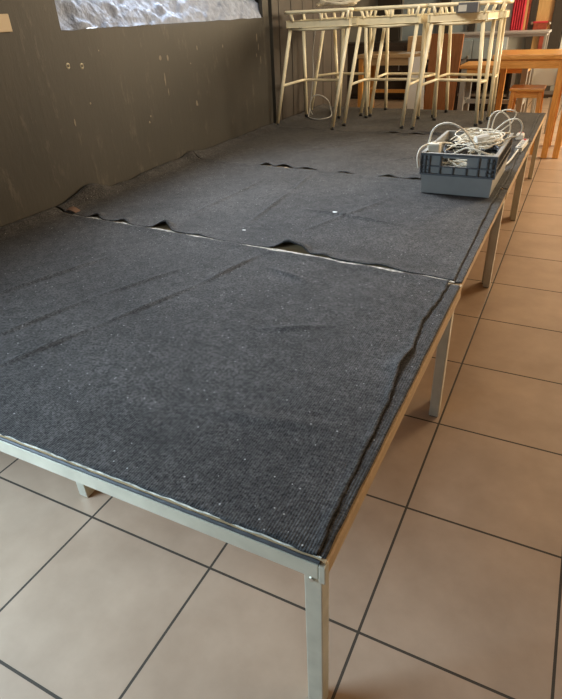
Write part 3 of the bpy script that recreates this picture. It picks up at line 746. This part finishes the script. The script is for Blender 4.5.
# ------------------------------------------------------------------ marks on the wall
bm = B(); box(bm, (WX-.001, 1.30, 1.478), (WX+.012, 1.529, 1.553), .003); o = obj('wall_plate', bm, 'plate'); tag(o, 'small beige plate on the brown wall at the left edge', 'wall plate')
for k, (Y, Z, lab) in enumerate([(1.843, 1.303, 'left one of the two pale filled holes under the window'), (1.946, 1.294, 'right one of the two pale filled holes under the window')]):
    bm = B(); vs = []
    for r_, x_ in ((.014, .0005), (.010, .004), (.004, -.003)):
        vs.append([bm.verts.new((WX+x_, Y+r_*math.cos(a)*(1+.25*nz(a, k)), Z+r_*1.1*math.sin(a))) for a in [i*math.pi/5 for i in range(10)]])
    for a, b in zip(vs, vs[1:]):
        for i in range(10): bm.faces.new((a[i], a[(i+1) % 10], b[(i+1) % 10], b[i]))
    bm.faces.new(vs[-1]); o = obj('wall_plug', bm, 'screw'); tag(o, lab, 'wall plug')
scuffs = [(2.66, 1.28, .022, .018), (2.74, 1.275, .016, .02), (2.68, 1.15, .010, .05), (2.70, 1.07, .006, .03), (3.02, .956, .018, .025), (3.03, .945, .01, .012), (2.45, .916, .012, .010), (2.47, .95, .012, .008), (4.0, 1.33, .012, .04), (4.02, 1.26, .010, .035), (3.98, 1.20, .010, .02), (4.05, 1.16, .008, .04), (3.45, 1.30, .010, .014), (3.1, 1.31, .008, .02), (2.1, 1.36, .008, .006), (1.8, 1.02, .010, .025), (1.95, 1.10, .010, .008), (3.0, 1.22, .01, .006)]
bm = B()
for k, (Y, Z, a, b) in enumerate(scuffs):
    vs = [bm.verts.new((WX+.0012, Y+a*.62*math.cos(t_)*(1+.45*nz(t_*1.7, k*3.)), Z+b*.8*math.sin(t_)*(1+.4*nz(t_*2, k*5.)))) for t_ in [i*math.pi/6 for i in range(12)]]
    bm.faces.new(vs)
o = obj('chipped_paint', bm, mat('bare_plaster', (.22, .19, .145), .8), wl)

# ------------------------------------------------------------------ light
w = bpy.data.worlds.new('World'); S.world = w; w.use_nodes = True
bg = w.node_tree.nodes['Background']; bg.inputs['Color'].default_value = (1, .97, .93, 1); bg.inputs['Strength'].default_value = .12
def area(name, loc, target, sx, sy, power, col):
    l = bpy.data.lights.new(name, 'AREA'); l.shape = 'RECTANGLE'; l.size = sx; l.size_y = sy; l.energy = power; l.color = col
    o = bpy.data.objects.new(name, l); COL.objects.link(o); o.location = loc
    o.rotation_euler = (Vector(target)-Vector(loc)).to_track_quat('-Z', 'Y').to_euler(); return o
wl_ = area('daylight_window', (WX-.34, 3.0, 2.36), (WX-.34+2, 2.05, 2.36-1.35), .75, 2.2, 145, (.76, .87, 1)); wl_.data.spread = math.radians(100)
el_ = area('daylight_front_left', (WX-.2, -1.1, 1.3), (-1.1, -.3, 0), 1.4, 1.6, 74, (.58, .80, 1)); el_.data.spread = math.radians(110)  # cool light from the front left, through an unseen, added wall gap
area('daylight_right', (4.4, 3.6, 2.0), (0, 3.8, .4), 5.0, 1.8, 52, (1, .48, .08))
area('daylight_far', (3.2, 8.2, 2.5), (-.6, 6.2, .6), 2.4, 1.6, 450, (1, .80, .54))
area('stool_fill', (-.6, 3.2, 3.02), (-1.4, 4.6, .9), 1.6, .5, 50, (1, .93, .80))  # added fill that brightens the stool frames; no lamp fixture hangs there

# ------------------------------------------------------------------ camera
cam = bpy.data.cameras.new('Camera'); co = bpy.data.objects.new('Camera', cam); COL.objects.link(co)
R_ = Vector((.89371, .44651, -.04371)); U_ = Vector((-.20265, .48868, .84860)); F_ = Vector((-.40027, .74955, -.52723))
co.matrix_world = Matrix(((R_.x, U_.x, -F_.x, .2592), (R_.y, U_.y, -F_.y, -.6243), (R_.z, U_.z, -F_.z, 1.5003), (0, 0, 0, 1)))
cam.sensor_fit = 'HORIZONTAL'; cam.sensor_width = 36; cam.lens = 36*542.3/562; cam.clip_start = .02; cam.clip_end = 100
S.camera = co
S.view_settings.view_transform = 'Standard'; S.view_settings.look = 'None'; S.view_settings.gamma = 1
S.view_settings.exposure = 0.0; S.view_settings.use_curve_mapping = False
